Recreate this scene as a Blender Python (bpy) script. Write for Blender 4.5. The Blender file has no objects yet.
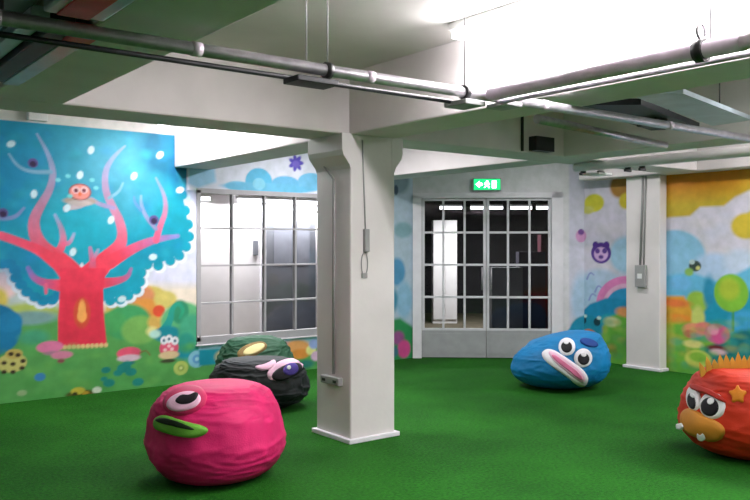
import bpy, bmesh, math, random
import numpy as np
from mathutils import Vector, Matrix, noise
from mathutils.bvhtree import BVHTree
random.seed(4)
SC = bpy.context.scene
COL = SC.collection
PI = math.pi

# ------------------------------------------------------------------ camera
TH = math.radians(52.5)            # heading of the view from +X (the exit-side direction)
CT, ST = math.cos(TH), math.sin(TH)
CAMH = 1.5; F = 800.0; CXP = 375.0; HOR = 246.0
cam_d = bpy.data.cameras.new('camera'); cam = bpy.data.objects.new('camera', cam_d); COL.objects.link(cam)
cam.location = (0, 0, CAMH)
cam_d.sensor_width = 36; cam_d.lens = F*36/750
cam_d.shift_y = -(HOR-250)/750*-1 * -1
cam_d.shift_y = -4/750
cam.rotation_euler = (PI/2, 0, TH-PI/2)
cam_d.clip_start = 0.05
SC.camera = cam

def proj(X, Y, Z):
    D = CT*X+ST*Y; L = ST*X-CT*Y
    return CXP+F*L/D, HOR-F*(Z-CAMH)/D
def on_y(px, py, Y):               # point of the plane Y=const seen at that place of the photo
    r = (px-CXP)/F; D = Y/(ST-r*CT)
    return D*(CT+r*ST), CAMH-(py-HOR)/F*D, D
def on_x(px, py, X):
    r = (px-CXP)/F; D = X/(CT+r*ST)
    return D*(ST-r*CT), CAMH-(py-HOR)/F*D, D
def cam_pt(px, D):                 # ground position at depth D
    L = (px-CXP)/F*D
    return D*CT+L*ST, D*ST-L*CT

# ------------------------------------------------------------------ materials
def s2l(c):
    return tuple(((v/255.0)/12.92 if v/255.0 <= 0.04045 else (((v/255.0)+0.055)/1.055)**2.4) for v in c)
def mat(name, rgb, rough=0.6, metal=0.0, var=0.06, scale=8.0, bump=0.0, bscale=60.0, emis=None, estr=0.0, spec=0.5):
    m = bpy.data.materials.new(name); m.use_nodes = True
    nt = m.node_tree; b = nt.nodes['Principled BSDF']
    b.inputs['Roughness'].default_value = rough; b.inputs['Metallic'].default_value = metal
    b.inputs['Specular IOR Level'].default_value = spec
    tc = nt.nodes.new('ShaderNodeTexCoord')
    n = nt.nodes.new('ShaderNodeTexNoise'); n.inputs['Scale'].default_value = scale; n.inputs['Detail'].default_value = 4
    nt.links.new(tc.outputs['Object'], n.inputs['Vector'])
    r = nt.nodes.new('ShaderNodeValToRGB')
    c = s2l(rgb)
    r.color_ramp.elements[0].position = 0.3; r.color_ramp.elements[1].position = 0.7
    r.color_ramp.elements[0].color = tuple(max(0, v*(1-var*2)) for v in c)+(1,)
    r.color_ramp.elements[1].color = tuple(min(1, v*(1+var)) for v in c)+(1,)
    nt.links.new(n.outputs['Fac'], r.inputs['Fac']); nt.links.new(r.outputs['Color'], b.inputs['Base Color'])
    if bump:
        n2 = nt.nodes.new('ShaderNodeTexNoise'); n2.inputs['Scale'].default_value = bscale; n2.inputs['Detail'].default_value = 3
        nt.links.new(tc.outputs['Object'], n2.inputs['Vector'])
        bp = nt.nodes.new('ShaderNodeBump'); bp.inputs['Strength'].default_value = bump; bp.inputs['Distance'].default_value = 0.01
        nt.links.new(n2.outputs['Fac'], bp.inputs['Height']); nt.links.new(bp.outputs['Normal'], b.inputs['Normal'])
    if emis:
        b.inputs['Emission Color'].default_value = s2l(emis)+(1,); b.inputs['Emission Strength'].default_value = estr
    return m
M = {}
M['white'] = mat('white_paint', (217, 211, 211), 0.5, var=0.03, scale=3, bump=0.1, bscale=25)
M['ceil'] = mat('ceiling_paint', (207, 203, 202), 0.7, var=0.05, scale=2)
M['beam'] = mat('beam_paint', (208, 201, 201), 0.6, var=0.05, scale=2.5, bump=0.1, bscale=15)
M['frame'] = mat('window_frame_paint', (165, 163, 167), 0.45, var=0.05)
M['grid'] = mat('door_grid_paint', (205, 205, 210), 0.45, var=0.04)
M['doorpaint'] = mat('grey_door_paint', (160, 162, 164), 0.5, var=0.05)
M['doortrim'] = mat('door_trim_paint', (222, 220, 226), 0.5, var=0.03)
M['steel'] = mat('galvanised_steel', (172, 168, 174), 0.35, 0.55, var=0.12, scale=20)
M['zinc'] = mat('grey_pipe_paint', (205, 190, 204), 0.4, 0.1, var=0.1, scale=10)
M['black'] = mat('black_plastic', (22, 22, 24), 0.45, var=0.1)
M['plastic'] = mat('white_plastic', (220, 220, 218), 0.4, var=0.02)
M['greyplastic'] = mat('grey_plastic', (150, 150, 150), 0.4, var=0.04)
M['dkgrey'] = mat('dark_grey_door_paint', (92, 94, 100), 0.5, var=0.12, scale=3)
M['duct'] = mat('pale_sheet_duct', (165, 178, 185), 0.35, 0.35, var=0.08)
M['darkduct'] = mat('dark_sheet_duct', (28, 29, 34), 0.5, 0.3, var=0.2)
M['red'] = mat('red_box_paint', (226, 62, 56), 0.5, var=0.15, scale=5)
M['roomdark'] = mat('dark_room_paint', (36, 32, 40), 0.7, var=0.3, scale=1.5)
M['roomfloor'] = mat('brown_carpet', (92, 82, 66), 0.9, var=0.2, scale=6)
M['corr'] = mat('corridor_paint', (225, 220, 220), 0.6, var=0.02)
M['tube'] = mat('lamp_tube', (255, 255, 255), 0.5, var=0, emis=(250, 250, 255), estr=8)
M['tubefar'] = mat('far_lamp_tube', (255, 255, 255), 0.5, var=0, emis=(250, 250, 255), estr=5)

def glass_mat():
    m = bpy.data.materials.new('pane_glass'); m.use_nodes = True; nt = m.node_tree; nt.nodes.clear()
    o = nt.nodes.new('ShaderNodeOutputMaterial'); mx = nt.nodes.new('ShaderNodeMixShader')
    t = nt.nodes.new('ShaderNodeBsdfTransparent'); g = nt.nodes.new('ShaderNodeBsdfGlossy')
    t.inputs['Color'].default_value = (0.93, 0.95, 0.96, 1); g.inputs['Roughness'].default_value = 0.03
    f = nt.nodes.new('ShaderNodeFresnel'); f.inputs['IOR'].default_value = 1.3
    nt.links.new(f.outputs[0], mx.inputs[0]); nt.links.new(t.outputs[0], mx.inputs[1]); nt.links.new(g.outputs[0], mx.inputs[2])
    nt.links.new(mx.outputs[0], o.inputs[0]); return m
M['glass'] = glass_mat()

def grass_mat():
    m = bpy.data.materials.new('artificial_grass'); m.use_nodes = True; nt = m.node_tree; b = nt.nodes['Principled BSDF']
    b.inputs['Roughness'].default_value = 0.9; b.inputs['Specular IOR Level'].default_value = 0.15
    tc = nt.nodes.new('ShaderNodeTexCoord')
    n1 = nt.nodes.new('ShaderNodeTexNoise'); n1.inputs['Scale'].default_value = 1.1; n1.inputs['Detail'].default_value = 3
    n2 = nt.nodes.new('ShaderNodeTexNoise'); n2.inputs['Scale'].default_value = 45; n2.inputs['Detail'].default_value = 6
    nt.links.new(tc.outputs['Object'], n1.inputs['Vector']); nt.links.new(tc.outputs['Object'], n2.inputs['Vector'])
    r1 = nt.nodes.new('ShaderNodeValToRGB'); r1.color_ramp.elements[0].position = 0.35; r1.color_ramp.elements[1].position = 0.7
    r1.color_ramp.elements[0].color = s2l((24, 88, 16))+(1,); r1.color_ramp.elements[1].color = s2l((36, 110, 24))+(1,)
    r2 = nt.nodes.new('ShaderNodeValToRGB'); r2.color_ramp.elements[0].position = 0.3; r2.color_ramp.elements[1].position = 0.72
    r2.color_ramp.elements[0].color = (0.5, 0.55, 0.5, 1); r2.color_ramp.elements[1].color = (1.25, 1.2, 1.1, 1)
    mx = nt.nodes.new('ShaderNodeMix'); mx.data_type = 'RGBA'; mx.blend_type = 'MULTIPLY'; mx.inputs[0].default_value = 1.0
    nt.links.new(n1.outputs['Fac'], r1.inputs['Fac']); nt.links.new(n2.outputs['Fac'], r2.inputs['Fac'])
    nt.links.new(r1.outputs['Color'], mx.inputs[6]); nt.links.new(r2.outputs['Color'], mx.inputs[7])
    nt.links.new(mx.outputs[2], b.inputs['Base Color'])
    bp = nt.nodes.new('ShaderNodeBump'); bp.inputs['Strength'].default_value = 0.6; bp.inputs['Distance'].default_value = 0.02
    n3 = nt.nodes.new('ShaderNodeTexNoise'); n3.inputs['Scale'].default_value = 160
    nt.links.new(tc.outputs['Object'], n3.inputs['Vector']); nt.links.new(n3.outputs['Fac'], bp.inputs['Height']); nt.links.new(bp.outputs['Normal'], b.inputs['Normal'])
    return m
M['grass'] = grass_mat()
def paint_mat():
    m = bpy.data.materials.new('mural_paint'); m.use_nodes = True; nt = m.node_tree; b = nt.nodes['Principled BSDF']
    b.inputs['Roughness'].default_value = 0.6; b.inputs['Specular IOR Level'].default_value = 0.3
    a = nt.nodes.new('ShaderNodeAttribute'); a.attribute_name = 'paint'
    tc = nt.nodes.new('ShaderNodeTexCoord'); n = nt.nodes.new('ShaderNodeTexNoise'); n.inputs['Scale'].default_value = 9; n.inputs['Detail'].default_value = 4
    nt.links.new(tc.outputs['Object'], n.inputs['Vector'])
    r = nt.nodes.new('ShaderNodeValToRGB'); r.color_ramp.elements[0].position = .3; r.color_ramp.elements[1].position = .7
    r.color_ramp.elements[0].color = (.86, .88, .86, 1); r.color_ramp.elements[1].color = (1.05, 1.04, 1.05, 1)
    mx = nt.nodes.new('ShaderNodeMix'); mx.data_type = 'RGBA'; mx.blend_type = 'MULTIPLY'; mx.inputs[0].default_value = 1.0
    nt.links.new(n.outputs['Fac'], r.inputs['Fac']); nt.links.new(a.outputs['Color'], mx.inputs[6]); nt.links.new(r.outputs['Color'], mx.inputs[7])
    nt.links.new(mx.outputs[2], b.inputs['Base Color']); return m
M['paint'] = paint_mat()

# ------------------------------------------------------------------ mesh helpers
class MB:
    def __init__(s): s.bm = bmesh.new()
    def box(s, x0, y0, z0, x1, y1, z1, bevel=0.0):
        r = bmesh.ops.create_cube(s.bm, size=1)
        for v in r['verts']:
            v.co = Vector(((x0+x1)/2+v.co.x*abs(x1-x0), (y0+y1)/2+v.co.y*abs(y1-y0), (z0+z1)/2+v.co.z*abs(z1-z0)))
        if bevel:
            es = list({e for v in r['verts'] for e in v.link_edges})
            bmesh.ops.bevel(s.bm, geom=es, offset=bevel, segments=2, affect='EDGES', profile=0.5)
        return s
    def obox(s, a, b, w, z0, z1, off=0.0):   # a wall-like box between ground points a and b, thickness w to the left of a->b
        a = Vector((a[0], a[1])); b = Vector((b[0], b[1])); d = (b-a).normalized(); n = Vector((-d.y, d.x))
        p = [a+n*off, b+n*off, b+n*(off+w), a+n*(off+w)]
        lo = [s.bm.verts.new((q.x, q.y, z0)) for q in p]; hi = [s.bm.verts.new((q.x, q.y, z1)) for q in p]
        s.bm.faces.new(lo[::-1]); s.bm.faces.new(hi)
        for i in range(4):
            j = (i+1) % 4; s.bm.faces.new((lo[i], lo[j], hi[j], hi[i]))
        return s
    def tube(s, pts, r, seg=12, caps=True):
        pts = [Vector(p) for p in pts]; rings = []
        for i, p in enumerate(pts):
            t = (pts[min(i+1, len(pts)-1)]-pts[max(i-1, 0)]).normalized()
            up = Vector((0, 0, 1)) if abs(t.z) < 0.9 else Vector((1, 0, 0))
            u = t.cross(up).normalized(); w = t.cross(u).normalized()
            rr = r[i] if isinstance(r, (list, tuple)) else r
            rings.append([s.bm.verts.new(p+u*rr*math.cos(2*PI*k/seg)+w*rr*math.sin(2*PI*k/seg)) for k in range(seg)])
        for a, b in zip(rings, rings[1:]):
            for k in range(seg):
                f = s.bm.faces.new((a[k], a[(k+1) % seg], b[(k+1) % seg], b[k])); f.smooth = True
        if caps:
            s.bm.faces.new(rings[0][::-1]); s.bm.faces.new(rings[-1])
        return s
    def build(s, name, m, parent=None, smooth=False):
        bmesh.ops.recalc_face_normals(s.bm, faces=s.bm.faces)
        me = bpy.data.meshes.new(name); s.bm.to_mesh(me); s.bm.free()
        me.materials.append(m)
        if smooth:
            for p in me.polygons: p.use_smooth = True
        o = bpy.data.objects.new(name, me); COL.objects.link(o)
        if parent is not None:
            o.parent = parent
            o.matrix_parent_inverse = Matrix.Translation(-Vector(parent.location)) if parent.rotation_euler.z == 0 else (Matrix.Translation(Vector(parent.location)) @ Matrix.Rotation(parent.rotation_euler.z, 4, 'Z')).inverted()
        return o
def struct(o, label=None):
    o['kind'] = 'structure'
    if label: o['label'] = label
    return o
def tag(o, label, cat, group=None):
    o['label'] = label; o['category'] = cat
    if group: o['group'] = group
    return o
def empty(name, loc):
    o = bpy.data.objects.new(name, None); COL.objects.link(o); o.location = loc; o.empty_display_size = 0.1
    return o

# ------------------------------------------------------------------ layout
YW = 8.20                      # mural wall plane
XR = 8.65                      # right mural wall plane
P0 = Vector((6.93, 8.20)); P1 = Vector((8.65, 6.72)); EE = (P1-P0).normalized(); LW = (P1-P0).length
NO = Vector((-EE.y, EE.x))     # outward from the room
ZB = 2.35; ZC = 2.82
XL, YN = -3.2, -3.6            # the side and back walls behind the viewer
WX0, WX1, WZ0, WZ1 = 3.83, 5.93, 0.44, 2.12

# ------------------------------------------------------------------ painted murals
def sstep(d, w): return np.clip(0.5-d/w, 0, 1)
class Canvas:
    """colours on a lattice of wall points; shapes are in wall metres"""
    def __init__(s, S, Z, base):
        s.S, s.Z = S, Z; s.C = np.empty(S.shape+(3,)); s.C[:] = s2l(base); s.aa = 0.012
    def put(s, a, col, al=1.0):
        a = (a*al)[..., None]; c = np.array(s2l(col)) if not isinstance(col, np.ndarray) else col
        s.C = s.C*(1-a)+c*a
    def ell(s, c, rx, rz, col, rot=0.0, al=1.0, soft=1.0):
        x = s.S-c[0]; z = s.Z-c[1]; ca, sa = math.cos(rot), math.sin(rot)
        u = (x*ca+z*sa)/rx; v = (-x*sa+z*ca)/rz
        d = (np.sqrt(u*u+v*v)-1)*min(rx, rz); s.put(sstep(d, s.aa*soft), col, al)
    def ring(s, c, r0, r1, col, al=1.0):
        d0 = np.hypot(s.S-c[0], s.Z-c[1]); s.put(sstep(np.maximum(r0-d0, d0-r1), s.aa), col, al)
    def poly(s, pts, col, al=1.0, soft=1.0):
        inside = np.zeros(s.S.shape, bool); dist = np.full(s.S.shape, 1e9)
        n = len(pts)
        for i in range(n):
            x0, z0 = pts[i]; x1, z1 = pts[(i+1) % n]
            cond = ((z0 > s.Z) != (z1 > s.Z))
            xi = (x1-x0)*(s.Z-z0)/((z1-z0) if abs(z1-z0) > 1e-9 else 1e-9)+x0
            inside ^= cond & (s.S < xi)
            dx, dz = x1-x0, z1-z0; L = dx*dx+dz*dz+1e-12
            t = np.clip(((s.S-x0)*dx+(s.Z-z0)*dz)/L, 0, 1)
            dist = np.minimum(dist, np.hypot(s.S-x0-t*dx, s.Z-z0-t*dz))
        s.put(sstep(np.where(inside, -dist, dist), s.aa*soft), col, al)
    def stroke(s, pts, ws, c0, c1=None, al=1.0):
        # smooth the polyline a little (Chaikin on points and widths), then draw capsules
        P = [np.array(list(p)+[w]) for p, w in zip(pts, ws)]
        for _ in range(2):
            Q = [P[0]]
            for a, b in zip(P, P[1:]): Q += [a*.75+b*.25, a*.25+b*.75]
            Q.append(P[-1]); P = Q
        best = np.full(s.S.shape, 1e9); tt = np.zeros(s.S.shape); n = len(P)-1
        for i in range(n):
            a, b = P[i], P[i+1]; dx, dz = b[0]-a[0], b[1]-a[1]; L = dx*dx+dz*dz+1e-12
            t = np.clip(((s.S-a[0])*dx+(s.Z-a[1])*dz)/L, 0, 1)
            d = np.hypot(s.S-a[0]-t*dx, s.Z-a[1]-t*dz)-(a[2]+(b[2]-a[2])*t)/2
            m = d < best; best = np.where(m, d, best); tt = np.where(m, (i+t)/n, tt)
        c0 = np.array(s2l(c0)); c1 = c0 if c1 is None else np.array(s2l(c1))
        col = c0+(c1-c0)*np.clip(tt*1.5-.25, 0, 1)[..., None]
        s.put(sstep(best, s.aa), col, al)

def lattice_wall(name, svals, zvals, to3d, painter, base, hole=None):
    S, Z = np.meshgrid(svals, zvals)
    cv = Canvas(S, Z, base); painter(cv)
    ns, nz = len(svals), len(zvals)
    co = np.array([to3d(a, b) for a, b in zip(S.ravel(), Z.ravel())], dtype=np.float32)
    idx = np.arange(ns*nz).reshape(nz, ns)
    q = np.stack([idx[:-1, :-1], idx[:-1, 1:], idx[1:, 1:], idx[1:, :-1]], -1).reshape(-1, 4)
    if hole:
        sc = (S[:-1, :-1]+S[1:, 1:])/2; zc = (Z[:-1, :-1]+Z[1:, 1:])/2
        keep = ~((sc > hole[0]) & (sc < hole[1]) & (zc > hole[2]) & (zc < hole[3])).ravel(); q = q[keep]
    return co, q, cv.C.reshape(-1, 3)
def wall_mesh(name, co, q, colr, extra_bm, backmat):
    """the painted face plus the solid wall behind it, in one mesh"""
    extra_bm.verts.ensure_lookup_table(); extra_bm.verts.index_update()
    bmesh.ops.recalc_face_normals(extra_bm, faces=extra_bm.faces)
    ec = np.array([v.co[:] for v in extra_bm.verts], dtype=np.float32); n0 = len(co)
    ef = [[v.index+n0 for v in f.verts] for f in extra_bm.faces]
    verts = np.vstack([co, ec]); faces = [list(map(int, r)) for r in q]+ef
    me = bpy.data.meshes.new(name); me.from_pydata(verts.tolist(), [], faces)
    me.materials.append(M['paint']); me.materials.append(backmat)
    mi = np.zeros(len(faces), dtype=np.int32); mi[len(q):] = 1; me.polygons.foreach_set('material_index', mi)
    at = me.attributes.new('paint', 'FLOAT_COLOR', 'POINT')
    c4 = np.ones((len(verts), 4), dtype=np.float32); c4[:n0, :3] = colr; c4[n0:, :3] = .6
    at.data.foreach_set('color', c4.ravel()); me.update()
    o = bpy.data.objects.new(name, me); COL.objects.link(o); extra_bm.free()
    return o

# ---- left wall: the big tree
def L(px, py):
    x, z, d = on_y(px, py, YW); return (x, z)
def Lr(px, py, r):
    return r*on_y(px, py, YW)[2]/F
def paint_left(c):
    def E(px, py, rx, ry, col, rot=0, al=1, soft=1):
        k = on_y(px, py, YW)[2]/F; fs = 1.18; c.ell(L(px, py), rx*k*fs, ry*k, col, rot, al, soft)
    def P(pts, col, al=1, soft=1): c.poly([L(*p) for p in pts], col, al, soft)
    def S_(pts, ws, c0, c1=None, al=1):
        k = on_y(pts[0][0], 250, YW)[2]/F; c.stroke([L(*p) for p in pts], [w*k for w in ws], c0, c1, al)
    # sky
    P([(150, 190), (420, 190), (420, 330), (150, 330)], (214, 216, 238), soft=8)
    P([(100, 285), (202, 285), (202, 330), (100, 330)], (236, 222, 205), soft=10)
    P([(-80, 270), (30, 262), (62, 300), (62, 330), (-80, 330)], (190, 205, 205), soft=6)
    E(4, 285, 12, 14, (238, 205, 208), soft=4); E(-2, 300, 8, 12, (215, 195, 90), soft=4)
    # hills
    P([(-200, 318), (0, 312), (40, 302), (70, 315), (112, 312), (150, 322), (202, 318), (230, 345), (300, 345), (460, 330), (460, 520), (-200, 520)], (84, 158, 82), soft=4)
    E(28, 312, 26, 9, (178, 196, 96), soft=4); E(30, 318, 22, 7, (120, 160, 160), soft=3)
    E(-6, 330, 22, 26, (10, 118, 165), soft=2); E(10, 322, 10, 10, (18, 128, 178), soft=2)
    E(34, 338, 12, 8, (66, 158, 120), soft=4)
    # orange and yellow bushes right of the trunk
    for x, y, r, col in ((128, 312, 20, (206, 178, 84)), (150, 300, 16, (206, 190, 100)), (141, 296, 12, (214, 140, 96)), (145, 310, 13, (224, 150, 66)),
                         (166, 300, 10, (214, 198, 110)), (128, 322, 20, (62, 158, 96)), (112, 322, 12, (70, 160, 90)), (140, 330, 16, (120, 178, 90)),
                         (158, 322, 9, (220, 178, 90)), (152, 331, 5, (232, 226, 150))):
        E(x, y, r, r*.9, col, soft=3)
    E(159, 311, 5.5, 6, (222, 80, 50), soft=1.5)
    E(183, 322, 20, 20, (96, 178, 120), soft=3); E(180, 312, 8, 12, (46, 142, 104), soft=2)
    S_([(160, 335), (170, 322), (172, 308), (178, 303), (184, 309), (180, 318)], [10, 8, 5, 4, 4, 3], (30, 150, 140), (40, 160, 120))
    E(167, 334, 12, 8, (14, 136, 152), soft=2); E(155, 334, 5, 4, (190, 232, 220), soft=2)
    E(192, 330, 12, 16, (70, 168, 130), soft=4); E(205, 352, 30, 9, (16, 140, 158), soft=3)
    E(186, 343, 8, 10, (40, 150, 130), soft=3)
    # crown with scalloped white edge
    edge = [(187, 178), (184, 196), (187, 212), (190, 226), (191, 238), (188, 248), (181, 257), (172, 262), (160, 267), (149, 266), (143, 274), (142, 283), (138, 291),
            (130, 297), (122, 301), (112, 302), (104, 298)]
    for x, y in edge: E(x, y, 5.6, 6.2, (232, 240, 250))
    ledge = [(0, 266), (8, 266), (13, 272), (14, 280), (19, 287), (25, 294), (33, 299), (41, 303), (50, 302), (57, 297)]
    for x, y in ledge: E(x, y, 6, 6.2, (222, 232, 244))
    teal = (0, 152, 176)
    P([(-260, 60), (187, 60), (188, 176), (183, 198), (186, 212), (189, 228), (188, 244), (180, 254), (160, 263), (145, 264), (139, 277), (135, 289), (120, 298), (104, 297), (82, 262), (58, 298), (42, 299), (27, 292), (15, 280), (11, 266), (-260, 262)], teal)
    for x, y in edge[1:]: E(x-1.8, y-1.5, 4.6, 5.2, teal)
    for x, y in ledge: E(x+2, y-2, 5, 5, (0, 132, 172))
    # crown colour fields: paler heart, deeper blue rim, painted shadow below the beam
    E(90, 160, 55, 40, (56, 152, 176), al=.8, soft=45); E(125, 175, 28, 40, (84, 160, 186), al=.5, soft=35)
    E(168, 150, 26, 30, (0, 96, 128), al=.95, soft=16); E(12, 170, 24, 50, (0, 118, 176), al=.6, soft=25)
    E(185, 172, 12, 26, (0, 82, 128), al=.8, soft=8)  # dark blue shadow under the white beam, painted into the crown colour
    E(20, 262, 30, 20, (0, 110, 158), al=.6, soft=15); E(40, 150, 30, 30, (0, 134, 172), al=.5, soft=25)
    E(78, 225, 26, 30, (0, 160, 178), al=.6, soft=25); E(150, 250, 28, 12, (0, 134, 172), al=.5, soft=12)
    for k in range(70):
        x, y = random.uniform(-10, 185), random.uniform(130, 262); E(x, y, random.uniform(3, 7), random.uniform(3, 6), random.choice([(0, 140, 150), (20, 130, 190), (40, 170, 180)]), al=.3, soft=5)
    # branches, red at the trunk and lilac at the tips
    R, G = (228, 62, 86), (136, 160, 196); K = (222, 96, 132)
    S_([(80, 285), (62, 262), (44, 250), (35, 236), (33, 220), (42, 203), (50, 190), (54, 172), (48, 153), (37, 134)], [26, 19, 14, 12, 10, 8, 7, 6, 4, 2], R, G)
    S_([(51, 172), (30, 172), (17, 166), (9, 154)], [4, 3.5, 3, 2], (120, 168, 196))
    S_([(55, 262), (40, 250), (22, 243), (0, 235), (-40, 226), (-70, 205)], [12, 10, 8, 8, 7, 4], R, K)
    S_([(66, 286), (48, 284), (34, 279), (28, 268)], [14, 8, 6, 4], R, (120, 110, 180))
    S_([(46, 285), (46, 293)], [4, 3], K)
    S_([(-20, 216), (4, 219), (16, 217), (24, 208)], [4, 4, 4, 2.5], (120, 140, 190))
    S_([(55, 258), (64, 243), (62, 229), (55, 215)], [9, 7, 5, 3], R, G)
    S_([(64, 244), (70, 243), (74, 234)], [5, 4, 3], K, G)
    S_([(82, 285), (103, 263), (119, 248), (123, 236), (120, 221), (112, 206), (105, 190), (105, 170), (114, 156), (125, 146)], [28, 20, 14, 10, 9, 8, 7, 6, 4, 2], R, G)
    S_([(114, 208), (98, 204), (90, 197), (84, 206), (66, 208)], [4, 4, 3, 4, 5], (150, 140, 186), (190, 180, 190))
    S_([(109, 198), (119, 192), (123, 183)], [3, 3, 2], (120, 176, 200))
    S_([(110, 262), (130, 250), (150, 241), (164, 238), (178, 236)], [14, 10, 8, 6, 4], R, (128, 130, 190))
    S_([(156, 240), (160, 226), (166, 212), (165, 196), (156, 178)], [7, 6, 5, 4, 2], K, (126, 150, 180))
    S_([(156, 229), (146, 217), (141, 205), (141, 196)], [4, 4, 3.5, 2.5], (140, 140, 184), (120, 160, 190))
    S_([(141, 210), (135, 203), (134, 197)], [3, 3, 2], (90, 140, 190))
    S_([(92, 275), (93, 262), (90, 248)], [9, 6, 3.5], R, (170, 120, 160)); S_([(93, 260), (98, 250)], [4, 3], K, G)
    S_([(98, 284), (118, 281), (128, 277), (131, 269)], [12, 7, 5, 3.5], R, (150, 110, 160))
    # trunk
    P([(60, 268), (106, 268), (103, 290), (104, 318), (107, 346), (58, 349), (58, 318), (60, 290)], (226, 52, 80))
    P([(62, 292), (101, 292), (104, 345), (60, 347)], (206, 36, 62), al=.5, soft=6)
    for i in range(11): E(60+i*4.6, 347.5-i*.25, 1.8, 2.2, (216, 190, 130))
    E(82, 313, 7, 15, (206, 80, 50), soft=2); E(82, 311, 3.2, 11, (240, 170, 90), soft=1.2); E(82, 316, 4, 6, (240, 170, 90), soft=1.2)
    # owl on its nest
    E(80, 201, 14, 4, (164, 150, 140)); E(80, 203, 10, 3, (188, 176, 172))
    E(80, 192, 9.5, 8.5, (120, 60, 70)); E(80, 192, 8.5, 7.5, (226, 140, 130))
    for dx in (-4, 4): E(80+dx, 190, 3.4, 3.6, (236, 190, 190)); E(80+dx, 190.5, 1.7, 2, (110, 40, 60))
    E(80, 194, 1.4, 2, (230, 110, 60))
    for x, y in ((33, 163), (3, 213), (154, 220)):
        E(x, y, 4.2, 4.8, (90, 80, 140)); E(x, y+1, 2.6, 3, (50, 32, 70))
    for x, y, a in ((11, 144, .5), (91, 150, 1.2), (160, 155, .8), (34, 194, 1.4), (134, 176, 1), (111, 220, 1.1), (73, 252, 1.2), (153, 257, .1), (180, 190, .3), (80, 175, 1.2), (122, 299, .2), (67, 208, 1)):
        E(x, y, 2.6, 4.2, (206, 232, 240), rot=a-PI/2)
    for x, y in ((68, 176), (92, 180), (70, 196), (96, 188), (58, 180)): E(x, y, 2.2, 2, (110, 200, 206))
    # meadow
    for k in range(160):
        x, y = random.uniform(-20, 330), random.uniform(345, 405); E(x, y, random.uniform(3, 9), random.uniform(2, 5), random.choice([(66, 150, 66), (96, 172, 90), (78, 160, 84), (110, 176, 84)]), al=.4, soft=4)
    E(50, 347, 11, 6, (214, 118, 160)); E(52, 353, 7, 2, (160, 120, 140)); E(62, 355, 9, 4, (206, 126, 156)); E(61, 361, 3, 2, (140, 70, 80))
    E(129, 353, 10.5, 6, (224, 84, 116)); E(129, 358, 10, 3.4, (216, 186, 204)); E(129, 363, 5, 2, (30, 110, 120))
    S_([(140, 353), (146, 350), (150, 355)], [1.5, 1.5, 1.5], (120, 110, 60))
    E(169, 348, 8.5, 9, (226, 90, 120)); E(169, 355, 9, 4, (222, 196, 150)); E(168, 361, 7, 2, (60, 66, 40))
    for dx in (-5, 0, 6): E(169+dx, 339+abs(dx)*.3, 3.2, 4.2, (236, 238, 244)); E(169+dx, 339+abs(dx)*.3, 1.2, 1.6, (50, 90, 120))
    for dx, dy in ((-4, 350), (3, 349), (0, 346)): E(169+dx, dy, 1.6, 1.6, (244, 200, 204))
    E(197, 359, 8, 8.5, (132, 190, 210)); E(197, 359, 4.2, 4.6, (90, 150, 200)); E(197, 359, 1.8, 2, (160, 210, 220))
    E(181, 368, 6.5, 7, (182, 200, 104)); E(181, 368, 3, 3.2, (140, 170, 80)); E(181, 368, 1.4, 1.5, (214, 220, 150))
    E(40, 377, 4.5, 4, (56, 130, 190)); E(22, 393, 4, 3, (150, 176, 130))
    for x, y, r in ((124, 368, 6), (131, 372, 5), (118, 373, 4), (138, 382, 5), (106, 370, 4), (109, 383, 5), (127, 364, 4), (104, 379, 3)): E(x, y, r, r*.8, (22, 132, 126))
    # spotted snail shell and bee
    E(12, 363, 12, 9.5, (196, 190, 112)); E(14, 354, 7, 5, (190, 170, 90))
    for x, y in ((4, 363), (13, 364), (22, 368), (4, 372), (13, 372), (11, 354), (18, 355), (23, 361)): E(x, y, 2.2, 2, (50, 36, 20))
    E(80, 394, 12, 4, (70, 80, 20)); E(78, 391, 6, 3.6, (196, 180, 60)); E(86, 394, 3, 3, (190, 150, 40)); E(75, 395, 2.4, 3, (40, 44, 10)); E(90, 396, 4, 3, (110, 86, 30)); E(97, 390, 4, 3.2, (206, 216, 200))
    # above the window
    P([(187, 150), (420, 120), (420, 190), (187, 190)], (208, 212, 226))
    P([(189, 168), (214, 163), (216, 182), (198, 188), (188, 184)], (150, 196, 226), soft=3)
    E(259, 182, 13, 14, (88, 178, 216)); E(238, 186, 12, 5, (118, 190, 220)); E(286, 184, 14, 8, (104, 176, 216)); E(312, 182, 14, 9, (112, 182, 218)); E(270, 188, 45, 5, (104, 180, 216))
    E(259, 184, 6, 6, (130, 200, 226))
    for a in range(7):
        an = a*2*PI/7; E(296+4*math.cos(an), 163+4.5*math.sin(an), 3.6, 2.2, (84, 74, 176), rot=-an)
    E(296, 164, 3.6, 3.6, (110, 96, 190))
    # strip under the window
    P([(199, 344), (420, 330), (420, 338), (199, 350)], (150, 204, 220), soft=1.5)
    P([(199, 350), (232, 348), (236, 362), (199, 366)], (14, 138, 158), soft=2)
    E(226, 356, 10, 7, (186, 170, 110), soft=3); E(240, 352, 10, 6, (120, 180, 130), soft=3)
    E(296, 348, 15, 8, (222, 160, 96), soft=3); E(300, 354, 10, 5, (214, 140, 60), soft=2); E(311, 350, 5, 5, (226, 226, 140), soft=2); E(314, 344, 5, 5, (150, 170, 224), soft=2)
    E(316, 356, 5, 5, (214, 180, 210), soft=2); E(306, 364, 8, 4, (40, 120, 110), soft=3); E(280, 344, 8, 3, (214, 150, 160), soft=2)
    # narrow stretch left of the exit doors
    P([(350, 150), (425, 150), (425, 400), (350, 400)], (176, 196, 212), soft=6)
    E(398, 180, 12, 14, (130, 152, 166), soft=5); E(403, 230, 10, 8, (132, 170, 182), soft=4); E(396, 190, 2.5, 5, (60, 80, 100)); E(397, 272, 9, 14, (80, 146, 186), soft=4)
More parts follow.
